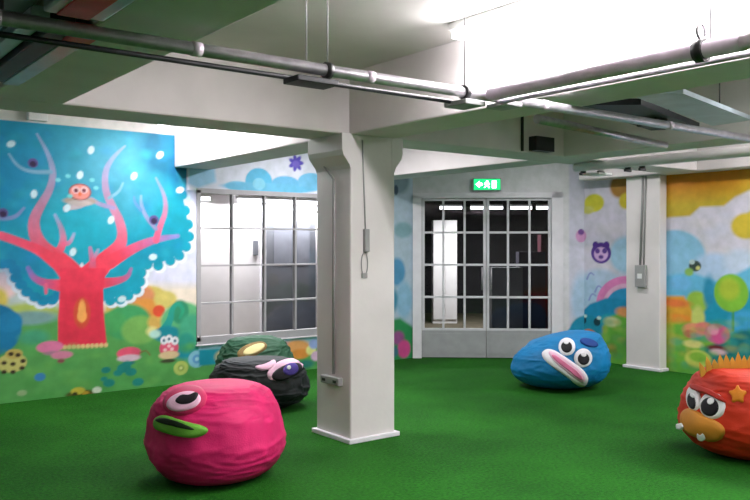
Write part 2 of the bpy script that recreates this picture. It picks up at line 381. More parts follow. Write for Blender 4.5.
    E(404, 300, 9, 18, (140, 186, 214), soft=5); E(393, 300, 5, 12, (60, 140, 170), soft=4)
    P([(380, 322), (400, 318), (425, 335), (425, 400), (380, 400)], (40, 140, 80), soft=4); E(398, 338, 7, 7, (150, 80, 140), soft=4); E(404, 349, 7, 9, (206, 74, 140), soft=3); E(394, 352, 5, 5, (60, 110, 130), soft=3)
    # plain white strip along the top of the wall
    P([(-400, -200), (900, -200), (900, 70), (-400, 70)], (0, 0, 0), al=0)
    top = c.Z > 2.70; c.C[top & (c.S < 3.6)] = s2l((225, 222, 218))

svals = np.concatenate([np.arange(XL, 0.9, 0.1), np.arange(0.9, 3.83-.006, 0.0125), np.arange(WX0, WX1+.001, 0.0125), np.arange(WX1+.0125, 6.93, 0.0125), [6.93]])
zvals = np.concatenate([np.linspace(0, WZ0, 36), np.linspace(WZ0, WZ1, 135)[1:], np.linspace(WZ1, ZC, 57)[1:]])
co, q, cl = lattice_wall('wall_left', svals, zvals, lambda a, b: (a, YW, b), paint_left, (208, 212, 224), (WX0, WX1, WZ0, WZ1))
mb = MB()
T = 0.2; e = 0.002
mb.box(XL, YW+e, 0, WX0, YW+T, ZC); mb.box(WX1, YW+e, 0, 6.93, YW+T, ZC)
mb.box(WX0, YW+e, 0, WX1, YW+T, WZ0); mb.box(WX0, YW+e, WZ1, WX1, YW+T, ZC)
o = wall_mesh('wall_left', co, q, cl, mb.bm, M['white']); struct(o, 'long wall painted with a red tree in a teal crown above a green meadow')

# ---- right wall and exit wall
def RW(px, py):
    y, z, d = on_x(px, py, XR); return (-y, z)
def paint_right(c):
    def E(px, py, rx, ry, col, rot=0, al=1, soft=1):
        k = on_x(px, py, XR)[2]/F; c.ell(RW(px, py), rx*k*1.2, ry*k, col, rot, al, soft)
    def P(pts, col, al=1, soft=1): c.poly([RW(*p) for p in pts], col, al, soft)
    def S_(pts, ws, c0, c1=None, al=1):
        k = on_x(pts[0][0], 250, XR)[2]/F; c.stroke([RW(*p) for p in pts], [w*k for w in ws], c0, c1, al)
    for k in range(26):      # the painting goes on along the wall beside the viewer
        a = random.uniform(-3.9, 3.3); z = random.uniform(.2, 1.9); r = random.uniform(.08, .26)
        col = random.choice([(124, 184, 56), (206, 182, 60), (226, 130, 120), (216, 86, 146), (64, 160, 208), (30, 140, 130), (190, 206, 226)])
        c.ell((a, z), r, r*random.uniform(.7, 1.3), col, soft=2); c.ell((a-r*.2, z+r*.2), r*.5, r*.5, (230, 220, 190), al=.35, soft=6)
    c.poly([(-4.2, -1), (-4.2, .5), (-2.5, .8), (-.5, .45), (1.5, .85), (4, .5), (4, -1)], (96, 172, 70), soft=4)
    for k in range(60):
        x, y = random.uniform(575, 760), random.uniform(215, 290); E(x, y, random.uniform(4, 12), random.uniform(3, 8), random.choice([(214, 206, 226), (196, 204, 226), (216, 210, 214)]), al=.35, soft=6)
    E(594, 203, 10, 9, (206, 200, 60), soft=2); E(588, 210, 6, 4, (206, 204, 110), soft=2)
    E(620, 186, 10, 12, (160, 116, 50), soft=4); E(626, 201, 7, 8, (196, 180, 50), soft=3)
    E(625, 255, 15, 18, (160, 198, 222), soft=5); E(600, 285, 22, 16, (178, 200, 224), soft=6)
    E(585, 292, 14, 16, (168, 198, 222), soft=6)
    for x, y in ((575, 285), (590, 275), (598, 288), (580, 300), (572, 297), (592, 296)): S_([(x-3, y+4), (x, y-3), (x+4, y)], [2, 1.6, 1.2], (140, 150, 206))
    S_([(581, 240), (581, 290)], [1.4, 1.2], (186, 170, 206)); E(581, 236, 5.5, 6.5, (206, 150, 196)); E(581, 232, 3, 3, (110, 70, 140)); E(581, 240, 3, 2.6, (226, 176, 206))
    E(601, 253, 10, 10.5, (82, 50, 140)); E(595.5, 245, 3, 3.6, (82, 50, 140)); E(606.5, 245, 3, 3.6, (82, 50, 140)); E(601, 254, 7, 7, (206, 170, 214)); E(597.5, 251, 2.4, 2.6, (90, 60, 140)); E(604.5, 251, 2.4, 2.6, (90, 60, 140)); E(601, 257, 2.5, 2, (90, 60, 140))
    E(628, 306, 32, 30, (222, 130, 186)); E(628, 307, 25, 23.5, (226, 176, 206)); E(628, 308, 22, 20, (40, 150, 200))
    P([(555, 330), (575, 318), (590, 304), (606, 298), (640, 300), (640, 400), (555, 400)], (20, 142, 186), soft=2)
    P([(560, 340), (580, 326), (606, 314), (640, 312), (640, 400), (560, 400)], (36, 160, 176), soft=3)
    P([(600, 330), (612, 316), (640, 306), (640, 400), (600, 400)], (106, 180, 66), soft=3)
    E(625, 312, 9, 5, (226, 156, 96), soft=3); E(612, 322, 8, 5, (200, 210, 160), soft=3); E(618, 345, 10, 12, (96, 168, 70), al=.7, soft=4); E(612, 352, 5, 8, (120, 130, 60), al=.6, soft=3)
    E(588, 330, 15, 15, (24, 140, 170), soft=2); E(583, 320, 3.4, 4, (16, 60, 70)); E(597, 322, 3.4, 4, (16, 60, 70)); E(589, 335, 7.5, 6, (206, 120, 76)); E(588, 345, 9, 4.5, (10, 50, 110)); E(577, 330, 2.4, 3, (16, 70, 90)); E(585, 316, 2, 1.6, (200, 226, 220)); E(599, 318, 2.2, 1.8, (200, 226, 220))
    # right of the pilaster
    P([(640, 120), (1300, 60), (1300, 170), (900, 168), (800, 176), (750, 190), (735, 197), (724, 206), (700, 207), (690, 216), (664, 218), (640, 218)], (192, 168, 52), soft=3)
    P([(640, 120), (1300, 60), (1300, 120), (752, 176), (735, 188), (700, 194), (640, 197)], (204, 128, 30), soft=22)
    E(746, 226, 13, 13, (206, 182, 60), soft=3); E(760, 222, 14, 14, (206, 182, 60), soft=3)
    E(674, 256, 28, 26, (136, 188, 218), soft=3); E(714, 270, 20, 17, (172, 196, 224), soft=6); E(740, 262, 14, 12, (190, 204, 226), soft=6)
    P([(640, 280), (690, 272), (720, 282), (760, 262), (900, 250), (900, 420), (640, 420)], (98, 178, 214), soft=4)
    P([(700, 296), (716, 284), (760, 292), (900, 280), (900, 420), (700, 420)], (22, 146, 176), soft=6); E(745, 322, 14, 12, (64, 160, 208), soft=5)
    E(680, 283, 10, 7, (110, 180, 226), soft=4); E(697, 302, 10, 11, (150, 190, 70), soft=3); E(709, 292, 5, 16, (40, 140, 176), soft=4)
    P([(660, 296), (684, 296), (694, 314), (700, 330), (660, 332)], (222, 160, 50), soft=3); E(674, 303, 14, 4, (228, 120, 60), soft=3); E(676, 318, 14, 4, (232, 140, 50), soft=3)
    P([(650, 324), (700, 322), (722, 350), (740, 400), (650, 400)], (110, 176, 56), soft=4); E(668, 340, 6, 30, (190, 176, 60), al=.6, soft=4)
    E(698, 318, 6, 12, (196, 206, 110), soft=3)
    P([(705, 348), (742, 330), (900, 330), (900, 420), (705, 420)], (10, 110, 120), soft=4)
    E(694, 330, 11, 7, (226, 150, 110), soft=2); E(690, 334, 6, 4, (206, 80, 90), soft=2); E(704, 328, 8, 6, (226, 130, 120), soft=2)
    E(717, 334, 11, 10, (216, 86, 146), soft=2); E(713, 330, 5, 5, (230, 150, 180), soft=2); E(716, 348, 8, 3, (110, 30, 40), soft=2); E(718, 352, 7, 3, (216, 180, 190), soft=2)
    E(693, 344, 9, 4, (222, 214, 130), soft=2); E(698, 359, 12, 9, (196, 206, 96), soft=2); E(698, 357, 8, 5, (140, 190, 66), soft=2)
    S_([(733, 308), (733, 330)], [3, 3], (60, 150, 110)); E(731, 293, 15, 19, (124, 184, 56), soft=1.5); E(729, 289, 9, 11, (168, 188, 56), soft=5)
    E(695, 266, 5.5, 5.5, (50, 66, 60)); E(692, 262, 2.5, 2.5, (180, 200, 200)); E(689, 272, 4, 4, (130, 176, 90), soft=2); E(698, 268, 2, 2, (200, 200, 120))
    for k in range(110):
        x, y = random.uniform(664, 800), random.uniform(318, 378); E(x, y, random.uniform(2, 7), random.uniform(2, 5), random.choice([(96, 176, 70), (150, 190, 80), (60, 150, 110), (200, 180, 80), (40, 150, 160)]), al=.35, soft=3)
    for k in range(40):
        x, y = random.uniform(604, 632), random.uniform(322, 366); E(x, y, random.uniform(2, 6), random.uniform(2, 5), random.choice([(96, 176, 60), (140, 190, 80), (70, 150, 90), (190, 170, 80)]), al=.4, soft=3)
    E(672, 372, 30, 10, (84, 160, 60), al=.6, soft=4)

sv = np.concatenate([np.arange(-6.72, -2.6, 0.013), np.arange(-2.6, 3.6, 0.1), [3.6]])
zv = np.linspace(0, ZC, 217)
co, q, cl = lattice_wall('wall_right', sv, zv, lambda a, b: (XR, -a, b), paint_right, (206, 202, 216))
mb = MB(); mb.box(XR+e, YN, 0, XR+T, 6.72, ZC)
o = wall_mesh('wall_right', co, q, cl, mb.bm, M['white']); struct(o, 'right wall painted with orange sky, rainbow and green balloon tree')

DS0, DS1, DZ1 = 0.06, 1.89, 2.17      # door opening along the exit wall
def sx(px, py):
    r = (px-CXP)/F; s = (10.725*r-.506)/(.9983+.0558*r); D = 10.725-.0558*s
    return (s, CAMH-(py-HOR)/F*D)
def paint_exit(c):
    c.poly([sx(569, 150), sx(600, 150), sx(600, 380), sx(569, 380)], (200, 200, 216), soft=2)
    c.ell(sx(582, 300), .14, .35, (170, 198, 222), soft=6)
    c.ell(sx(581, 236), .07, .085, (206, 150, 196)); c.ell(sx(581, 232), .04, .04, (110, 70, 140))
    c.ell(sx(588, 331), .24, .21, (24, 140, 170), soft=2)
    c.poly([sx(568, 330), sx(575, 322), sx(600, 310), sx(600, 380), sx(568, 380)], (24, 142, 180), soft=2)
sv = np.concatenate([np.linspace(0, DS0, 6), np.linspace(DS0, DS1, 60)[1:], np.linspace(DS1, LW, 32)[1:]])
zv = np.concatenate([np.linspace(0, DZ1, 150), np.linspace(DZ1, ZC, 30)[1:]])
co, q, cl = lattice_wall('wall_exit', sv, zv, lambda a, b: (P0.x+EE.x*a, P0.y+EE.y*a, b), paint_exit, (214, 214, 218), (DS0, DS1, -1, DZ1))
def ep(s, t=0.0): v = P0+EE*s+NO*t; return (v.x, v.y)
mb = MB(); mb.obox(ep(0), ep(DS0), .18, 0, ZC, .002); mb.obox(ep(DS1), ep(LW), .18, 0, ZC, .002); mb.obox(ep(DS0), ep(DS1), .18, DZ1, ZC, .002)
o = wall_mesh('wall_exit', co, q, cl, mb.bm, M['white']); struct(o, 'pale wall with the double doors under the exit sign')

struct(MB().box(XL-T, YN-T, 0, XR+T, YN, ZC).build('wall_back', M['white']))
struct(MB().box(XL-T, YN, 0, XL, YW+T, ZC).build('wall_side', M['white']))
# floor and ceiling
fb = bmesh.new()
def slab(pts, z0, z1, name, m):
    b = bmesh.new(); lo = [b.verts.new((x, y, z0)) for x, y in pts]; hi = [b.verts.new((x, y, z1)) for x, y in pts]
    b.faces.new(lo[::-1]); b.faces.new(hi)
    for i in range(len(pts)): j = (i+1) % len(pts); b.faces.new((lo[i], lo[j], hi[j], hi[i]))
    x = MB(); x.bm.free(); x.bm = b; return x.build(name, m)
fb.free()
foot = [(XL-T, YN-T), (XR+T, YN-T), (XR+T, 6.72), ep(LW, .18), ep(0, .18), (6.93, YW+.2), (XL-T, YW+.2)]
struct(slab(foot, -0.1, 0, 'floor', M['grass']), 'bright green artificial grass floor')
struct(slab(foot, ZC, ZC+.15, 'ceiling', M['ceil']), 'white painted concrete ceiling slab')

# beams
def beam(x0, y0, x1, y1, lab):
    o = MB().box(x0, y0, ZB, x1, y1, ZC+.02, 0.012).build('ceiling_beam', M['beam']); struct(o, lab); return o
beam(XL, 4.95, 8.385, 5.38, 'long white beam crossing the room over the front column')
beam(1.02, YN, 1.44, 4.955, 'beam running towards the viewer at upper left')
beam(3.55, YN, 3.98, 4.955, 'beam running from the front column towards the viewer')
beam(3.55, 5.40, 3.98, YW, 'brightly lit beam from the front column back to the mural wall')
beam(6.06, YN, 6.48, 4.955, 'beam at upper right beyond the pale duct')
beam(6.06, 5.40, 6.48, YW, 'white beam end above the exit doors')
beam(8.38, YN, XR-.003, 6.6, 'edge beam along the right mural wall')
beam(-1.5, YN, -1.08, 4.93, 'beam far to the left')

# columns
def column(x0, y0, x1, y1, cap, lab, wallside=False):
    c = empty('column', ((x0+x1)/2, (y0+y1)/2, 0)); struct(c, lab)
    MB().box(x0, y0, 0, x1, y1, ZB+.01, 0.012).build('column_shaft', M['white'], c)
    g = 0.03
    b = bmesh.new()
    x1p = x1 if wallside else x1+g
    MB_ = MB(); MB_.box(x0-g, y0-g, 0, x1p, y1+g, 0.035, 0.006); MB_.build('column_plinth', M['doortrim'], c)
    if cap:
        k = MB(); b = k.bm     # flared capital reaching along the beam direction
        prof = [(0.012, 2.12), (0.04, 2.155), (0.068, 2.19), (0.08, 2.23), (0.08, ZB+.005)]
        for side in (-1, 1):
            xe = x0 if side < 0 else x1
            ins = [b.verts.new((xe-side*.004, y, 2.08)) for y in (y0-.002, y1+.002)]
            prev = ins
            pts = []
            for dx, z in prof:
                pts.append([b.verts.new((xe+side*dx, y, z)) for y in (y0-.002, y1+.002)])
            inner = [b.verts.new((xe-side*.03, y, z)) for z in (2.08, ZB+.005) for y in (y0-.002, y1+.002)]
            chain = [ins]+pts
            for p_, q_ in zip(chain, chain[1:]): b.faces.new((p_[0], p_[1], q_[1], q_[0]))
            for yi in (0, 1): b.faces.new([r[yi] for r in chain]+[inner[2+yi], inner[yi]])
            b.faces.new((chain[-1][0], chain[-1][1], inner[3], inner[2])); b.faces.new((inner[0], inner[1], inner[3], inner[2]))
            b.faces.new((ins[0], ins[1], inner[1], inner[0]))
        k.build('column_capital', M['white'], c)
    return c
column(3.55, 4.93, 3.98, 5.40, True, 'square white column in the middle of the room')
column(8.50, 5.50, XR-.003, 5.97, False, 'white pilaster against the right mural wall', True)

# ------------------------------------------------------------------ window_1 in the mural wall
w = empty('window_1', (WX0, YW, WZ0)); struct(w, 'grey framed interior window with a square grid')
fb_ = MB(); y0, y1 = YW-.012, YW+.06
fb_.box(WX0-.02, y0, WZ0-.03, WX1+.02, y1, WZ0+.055, .004); fb_.box(WX0-.02, y0, WZ1-.035, WX1+.02, y1, WZ1+.02, .004)
fb_.box(WX0-.02, y0, WZ0, WX0+.03, y1, WZ1, .004); fb_.box(WX1-.03, y0, WZ0, WX1+.02, y1, WZ1, .004)
for i in range(1, 5): fb_.box(WX0+.42*i-.011, y0+.004, WZ0, WX0+.42*i+.011, y1-.01, WZ1)
for i in range(1, 4): fb_.box(WX0, y0+.003, WZ0+.42*i-.010, WX1, y1-.01, WZ0+.42*i+.010)
fb_.build('window_frame', M['frame'], w)
MB().box(WX0, YW+.02, WZ0, WX1, YW+.026, WZ1).build('window_glass', M['glass'], w)
MB().box(WX0-.03, YW-.025, WZ0-.045, WX1+.03, YW+.02, WZ0-.03, .003).build('window_sill', M['doortrim'], w)

# ------------------------------------------------------------------ exit doors
fr = MB()
fr.obox(ep(-.0, -.03), ep(DS0+.06, -.03), .12, 0, DZ1, 0); fr.obox(ep(DS1-.05, -.03), ep(DS1+.10, -.03), .12, 0, DZ1+.04, 0)
fr.obox(ep(0, -.03), ep(DS1+.10, -.03), .12, DZ1-.03, DZ1+.04, 0)
struct(fr.build('trim_1', M['doortrim']), 'white surround of the double exit doors')
d0 = DS0+.065; d1 = DS1-.055; dm = (d0+d1)/2
for n, (a, b_) in enumerate(((d0, dm-.004), (dm+.004, d1)), 1):
    dr = empty('door_%d' % n, (*ep(a), 0)); struct(dr, ('left' if n == 1 else 'right')+' leaf of the grey gridded exit doors')
    zt = DZ1-.035
    g = MB(); g.obox(ep(a, .0), ep(b_, .0), .045, .012, .385); g.obox(ep(a+.03, -.006), ep(b_-.03, -.006), .01, .06, .33)
    g.build('door_panel', M['doorpaint'], dr)
    st = MB(); st.obox(ep(a), ep(a+.035), .045, .385, zt); st.obox(ep(b_-.035), ep(b_), .045, .385, zt); st.obox(ep(a), ep(b_), .045, zt-.03, zt)
    W_ = b_-a
    for i in (1, 2): st.obox(ep(a+W_*i/3-.014, -.004), ep(a+W_*i/3+.014, -.004), .04, .385, zt)
    for i in (0, 1, 2, 3): st.obox(ep(a, -.004), ep(b_, -.004), .04, .385+.432*i-.014, .385+.432*i+.014)
    st.build('door_grid', M['grid'], dr)
    MB().obox(ep(a+.02, .018), ep(b_-.02, .018), .006, .385, zt-.02).build('door_glass', M['glass'], dr)
    hs = dm-.06 if n == 1 else dm+.06
    h = MB(); hx, hy = ep(hs, -.06); h.tube([(hx, hy, .92), (hx, hy, 1.22)], .011)
    for z in (.94, 1.2): h.tube([(*ep(hs, -.06), z), (*ep(hs, .0), z)], .008)
    h.build('door_handle', M['steel'], dr)
# kick plate bolt at the foot of the right leaf
# exit sign
ex = empty('exit_sign', (*ep(.985, -.02), 2.25)); tag(ex, 'small lit green emergency exit sign above the double doors', 'exit sign')
gm = mat('sign_green', (10, 120, 70), .4, var=.02, emis=(20, 190, 110), estr=1.6); wm = mat('sign_white', (240, 255, 245), .4, var=0, emis=(200, 255, 225), estr=9)
MB().obox(ep(.80, -.06), ep(1.17, -.06), .058, 2.235, 2.40).build('housing', M['greyplastic'], ex)
MB().obox(ep(.81, -.066), ep(1.16, -.066), .006, 2.245, 2.39).build('sign_face', gm, ex)
sy = MB(); bm = sy.bm
def spoly(pts):
    v = [bm.verts.new((*ep(.985+x, -.069), 2.318+z)) for x, z in pts]; r = bmesh.ops.extrude_face_region(bm, geom=[bm.faces.new(v)])
    for q_ in r['geom']:
        if isinstance(q_, bmesh.types.BMVert): q_.co += Vector((NO.x, NO.y, 0))*.004
spoly([(-.15, 0), (-.10, .045), (-.10, .018), (-.065, .018), (-.065, -.018), (-.10, -.018), (-.10, -.045)])          # arrow
spoly([(-.012, .048), (.012, .048), (.014, .028), (-.012, .028)])                                                       # running figure
spoly([(-.03, .02), (.02, .022), (.035, 0), (.026, -.006), (.012, .006), (.01, -.015), (.034, -.03), (.026, -.05), (.016, -.046), (.018, -.034), (-.006, -.022), (-.03, -.048), (-.042, -.04), (-.016, -.01), (-.014, .006), (-.034, -.004), (-.04, .004)])
spoly([(.065, .048), (.12, .048), (.12, -.05), (.065, -.05)])                                                            # doorway
sy.build('symbols', wm, ex)

# ------------------------------------------------------------------ rooms beyond
# corridor behind the window
CY = 10.75
struct(MB().box(2.2, CY, 0, 9.0, CY+.15, 2.6).build('wall_corridor', M['corr']), 'white corridor wall seen through the window')
struct(MB().box(2.05, YW+T, 0, 2.2, CY+.15, 2.6).build('wall_corridor_end', M['corr']))
struct(slab([(2.05, YW+T), (6.72, YW+T), (8.72, 10.75), (2.05, 10.75)], -.1, 0, 'floor_corridor', M['roomfloor']))
struct(slab([(2.05, YW+T), (6.72, YW+T), (8.72, 10.75), (2.05, 10.75)], 2.6, 2.7, 'ceiling_corridor', M['corr']))
dd = empty('door_3', (6.12, CY, 0)); struct(dd, 'dark grey door seen through the window')
MB().box(6.12, CY-.05, 0, 7.02, CY-.001, 2.05, .005).build('door_leaf', M['dkgrey'], dd)
MB().box(6.03, CY-.06, 0, 6.115, CY-.001, 2.12, .005).build('door_frame', M['doortrim'], dd)
MB().box(6.115, CY-.06, 2.055, 7.9, CY-.001, 2.12, .005).build('door_frame', M['doortrim'], dd)
MB().box(6.25, CY-.056, 1.2, 6.9, CY-.05, 1.9).build('door_pane', mat('smoked_pane', (112, 114, 122), .15), dd)
ax, az, _ = on_y(255, 248, CY); tag(MB().box(ax-.04, CY-.03, az-.11, ax+.04, CY-.001, az+.11, .005).build('wall_phone', M['dkgrey']), 'small grey entry panel on the corridor wall beside the dark door', 'entry panel')
def batten(x0, x1, y, z, m, lab, group=None, cat='light', strength=0, along='x', side=0, back=.45):
    b = empty('strip_light', ((x0+x1)/2, y, z) if along == 'x' else (y, (x0+x1)/2, z)); tag(b, lab, cat, group)
    def bx(a0, c0, z0, a1, c1, z1, n, mm):
        (MB().box(a0, c0, z0, a1, c1, z1, .004) if along == 'x' else MB().box(c0, a0, z0, c1, a1, z1, .004)).build(n, mm, b)
    bx(x0, y-.05, z+.03, x1, y+.05, z+.075, 'housing', M['plastic'])
    bx(x0+.02, y-.04, z-.02, x1-.02, y+.04, z+.03, 'diffuser', m)
    if z < 2.5:
        for xx in (x0+.05, x1-.05): MB().tube([(xx, y, z+.07), (xx, y, 2.602)], .005, 6).build('hanger', M['greyplastic'], b)
    if strength:
        ld = bpy.data.lights.new('lamp', 'AREA'); ld.shape = 'RECTANGLE'; ld.size = (x1-x0)*.95; ld.size_y = .12; ld.energy = strength; ld.color = (1, .965, .98)
        lo = bpy.data.objects.new('lamp', ld); COL.objects.link(lo)
        lo.location = ((x0+x1)/2, y, z-.03) if along == 'x' else (y, (x0+x1)/2, z-.03)
        if along != 'x': lo.rotation_euler = (0, 0, PI/2)
        lo.parent = b; lo.matrix_parent_inverse = Matrix.Translation(-Vector(b.location))
    if side:      # the bare tube also shines sideways, onto the beam next to it
        ld = bpy.data.lights.new('lamp', 'AREA'); ld.shape = 'RECTANGLE'; ld.size = .06; ld.size_y = (x1-x0)*.95; ld.energy = side; ld.color = (1, .97, .985)
        lo = bpy.data.objects.new('lamp', ld); COL.objects.link(lo); lo.location = (y+.06, (x0+x1)/2, z); lo.rotation_euler = (0, math.radians(-88), 0)
        lo.parent = b; lo.matrix_parent_inverse = Matrix.Translation(-Vector(b.location))
        ld2 = ld.copy(); ld2.energy = side*back; l2 = bpy.data.objects.new('lamp', ld2); COL.objects.link(l2); l2.location = (y-.06, (x0+x1)/2, z); l2.rotation_euler = (0, math.radians(95), 0)
        l2.parent = b; l2.matrix_parent_inverse = Matrix.Translation(-Vector(b.location))
    return b
batten(4.75, 5.12, 10.55, 2.17, M['tubefar'], 'short lit strip light at the left top of the window view', strength=30)
batten(5.55, 7.3, 10.55, 2.17, M['tubefar'], 'long lit strip light above the dark door seen through the window', strength=85)
# dark room behind the exit doors, laid out along the exit wall
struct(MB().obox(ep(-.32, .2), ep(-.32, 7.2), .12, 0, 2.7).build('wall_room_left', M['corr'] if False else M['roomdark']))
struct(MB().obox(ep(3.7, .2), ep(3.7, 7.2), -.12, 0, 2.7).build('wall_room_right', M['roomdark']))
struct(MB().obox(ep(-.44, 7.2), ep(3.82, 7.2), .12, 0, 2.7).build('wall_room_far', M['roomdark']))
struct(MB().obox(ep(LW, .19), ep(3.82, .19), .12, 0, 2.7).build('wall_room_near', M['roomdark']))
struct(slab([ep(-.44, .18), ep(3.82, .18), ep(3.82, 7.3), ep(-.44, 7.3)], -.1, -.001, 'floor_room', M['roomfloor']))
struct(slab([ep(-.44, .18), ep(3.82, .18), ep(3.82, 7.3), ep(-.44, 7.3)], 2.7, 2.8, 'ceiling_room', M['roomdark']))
def obj_at(px, D): return cam_pt(px, D)
# pale cupboard in the dark room
a = cam_pt(433, 15.5); b_ = cam_pt(457, 15.5)
cb = empty('cupboard', (a[0], a[1], 0)); tag(cb, 'tall pale cupboard seen through the left leaf of the doors', 'cupboard')
MB().obox(a, b_, .4, 0, 2.0).build('body', M['corr'], cb)
mmx = ((a[0]+b_[0])/2, (a[1]+b_[1])/2)
for i, (p_, q_) in enumerate((((a[0], a[1]), mmx), (mmx, (b_[0], b_[1])))):
    pv = Vector(p_); qv = Vector(q_); dv = (qv-pv).normalized(); pv += dv*.01; qv -= dv*.01
    MB().obox(pv, qv, -.02, .08, 1.97).build('cupboard_door', M['corr'], cb)
for px0, px1 in ((440, 462), (471, 486), (490, 503), (511, 532), (537, 551)):
    a = cam_pt(px0, 14.5); b_ = cam_pt(px1, 14.5); z = 2.19
    t_ = empty('strip_light', ((a[0]+b_[0])/2, (a[1]+b_[1])/2, z)); 
    tag(t_, {440: 'leftmost strip light glowing behind the doors, above the pale cupboard', 471: 'second strip light from the left glowing behind the doors', 490: 'middle strip light behind the doors, just right of their meeting stiles', 511: 'fourth strip light from the left glowing behind the doors', 537: 'rightmost strip light glowing behind the doors'}[px0], 'light', 'row of strip lights behind the exit doors')
    MB().obox(a, b_, .08, z+.03, z+.07).build('housing', M['plastic'], t_); MB().obox(a, b_, .06, z-.02, z+.03, .01).build('diffuser', M['tubefar'], t_)
    ld = bpy.data.lights.new('lamp', 'AREA'); ld.shape = 'RECTANGLE'; ld.size = .4; ld.size_y = .1; ld.energy = 9 if px0 > 480 else 26
    lo = bpy.data.objects.new('lamp', ld); COL.objects.link(lo); lo.location = ((a[0]+b_[0])/2, (a[1]+b_[1])/2, z-.04); lo.parent = t_; lo.matrix_parent_inverse = Matrix.Translation(-Vector(t_.location))
    for pq in (a, b_): MB().tube([(pq[0], pq[1], z+.06), (pq[0], pq[1], 2.705)], .004, 6).build('hanger', M['black'], t_)
# a low table of clutter in the dark room
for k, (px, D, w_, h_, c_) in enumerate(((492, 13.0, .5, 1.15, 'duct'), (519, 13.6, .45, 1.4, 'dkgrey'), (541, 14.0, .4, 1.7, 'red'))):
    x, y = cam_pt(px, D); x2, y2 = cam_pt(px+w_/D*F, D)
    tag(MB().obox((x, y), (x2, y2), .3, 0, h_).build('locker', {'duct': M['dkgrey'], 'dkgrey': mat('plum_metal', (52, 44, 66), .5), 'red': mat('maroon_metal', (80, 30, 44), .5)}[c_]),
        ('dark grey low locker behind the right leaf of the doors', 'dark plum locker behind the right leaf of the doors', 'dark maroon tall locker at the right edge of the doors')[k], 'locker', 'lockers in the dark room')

# ------------------------------------------------------------------ room lights
batten(.6, 3.5, 3.28, 2.747, M['tube'], 'long strip light beside the beam that meets the front column', side=85, strength=75, along='y')
batten(6.1, 7.9, 3.27, 2.747, M['tube'], 'strip light behind the crossbeam near the mural window', side=50, back=.06, strength=26, along='y')
batten(.5, 2.9, 5.1, 2.747, M['tube'], 'strip light between the duct and the front beam', strength=26, along='y')
batten(5.9, 7.6, 5.0, 2.747, M['tube'], 'strip light behind the crossbeam near the exit doors', strength=52, along='y')
batten(1.2, 3.8, 7.5, 2.747, M['tube'], 'strip light near the right mural wall', side=40, strength=78, along='y')
batten(5.6, 6.4, 7.4, 2.747, M['tube'], 'short strip light in front of the pilaster', strength=14, along='y')
batten(6.0, 7.6, .6, 2.747, M['tube'], 'strip light behind the crossbeam above the left of the tree mural', strength=10, along='y')
batten(-2.6, -.4, 2.5, 2.747, M['tube'], 'added fill light behind the viewer on the right', strength=48, along='y')  # unseen fill lamp added behind the camera in place of ambient light
batten(-2.6, -.4, -.3, 2.747, M['tube'], 'added fill light behind the viewer on the left', strength=14, along='y')  # weaker unseen fill added on the other side behind the camera

# ------------------------------------------------------------------ pipes
pz = 2.27
p1 = empty('ceiling_pipe', (1.97, 2.91, pz)); tag(p1, 'long grey pipe hung across the whole ceiling in front of the column', 'pipe')
MB().tube([(-1.0, 2.91, pz), (5.9, 2.91, pz)], .026, 16).build('pipe', M['steel'], p1)
MB().tube([(-1.0, 2.955, pz-.045), (2.75, 2.955, pz-.045)], .011, 10).build('cable', M['darkduct'], p1)
for x in (.62, 1.35, 2.2, 3.4, 4.6):
    MB().tube([(x-.02, 2.91, pz), (x+.02, 2.91, pz)], .0285, 16).build('coupling', M['zinc'], p1)
for x in (1.97, 2.80):
    MB().tube([(x-.014, 2.91, pz), (x+.014, 2.91, pz)], .036, 16).build('clamp', M['black'], p1)
    MB().tube([(x, 2.91, pz+.03), (x, 2.91, ZC)], .0035, 8).build('hanger', M['greyplastic'], p1)
MB().tube([(1.86, 2.91, pz+.02), (1.86, 2.91, ZC)], .0035, 8).build('hanger', M['greyplastic'], p1)
MB().box(1.78, 2.85, pz-.075, 1.99, 2.97, pz-.05, .004).build('bracket', M['darkduct'], p1)
MB().box(2.74, 2.84, pz-.07, 2.88, 3.0, pz-.045, .004).build('bracket', M['greyplastic'], p1)
p2 = empty('ceiling_pipe', (2.94, 1.7, pz)); tag(p2, 'thick grey pipe branching off towards the upper right beside the beam', 'pipe')
MB().tube([(2.94, 2.87, pz+.0), (2.94, 1.55, pz)], .034, 16).build('pipe', M['zinc'], p2)
MB().tube([(3.02, 2.87, pz-.03), (3.02, -1.5, pz-.03)], .012, 10).build('conduit', M['steel'], p2)
fx = []
for i in range(140): fx.append((2.94, 1.55-i*.02, pz))
MB().tube(fx, [.030 if i % 2 else .036 for i in range(140)], 12).build('flexible_hose', M['zinc'], p2)
MB().tube([(2.94, 1.74, pz), (2.94, 1.70, pz)], .046, 16).build('clamp', M['black'], p2)
ringp = [(2.94+.03*math.cos(a*PI/8), 1.72, pz+.075+.03*math.sin(a*PI/8)) for a in range(17)]
MB().tube(ringp, .006, 8, False).build('ring', M['steel'], p2)
MB().tube([(2.94, 1.68, pz+.03), (2.94, 1.68, ZC)], .0035, 8).build('hanger', M['greyplastic'], p2)
# fitting near the tee
ft = tag(MB().box(3.02, 2.83, 2.22, 3.14, 2.98, 2.245, .008).build('pipe_tee', M['steel']), 'small metal tee where the long pipe meets the branch', 'pipe fitting')

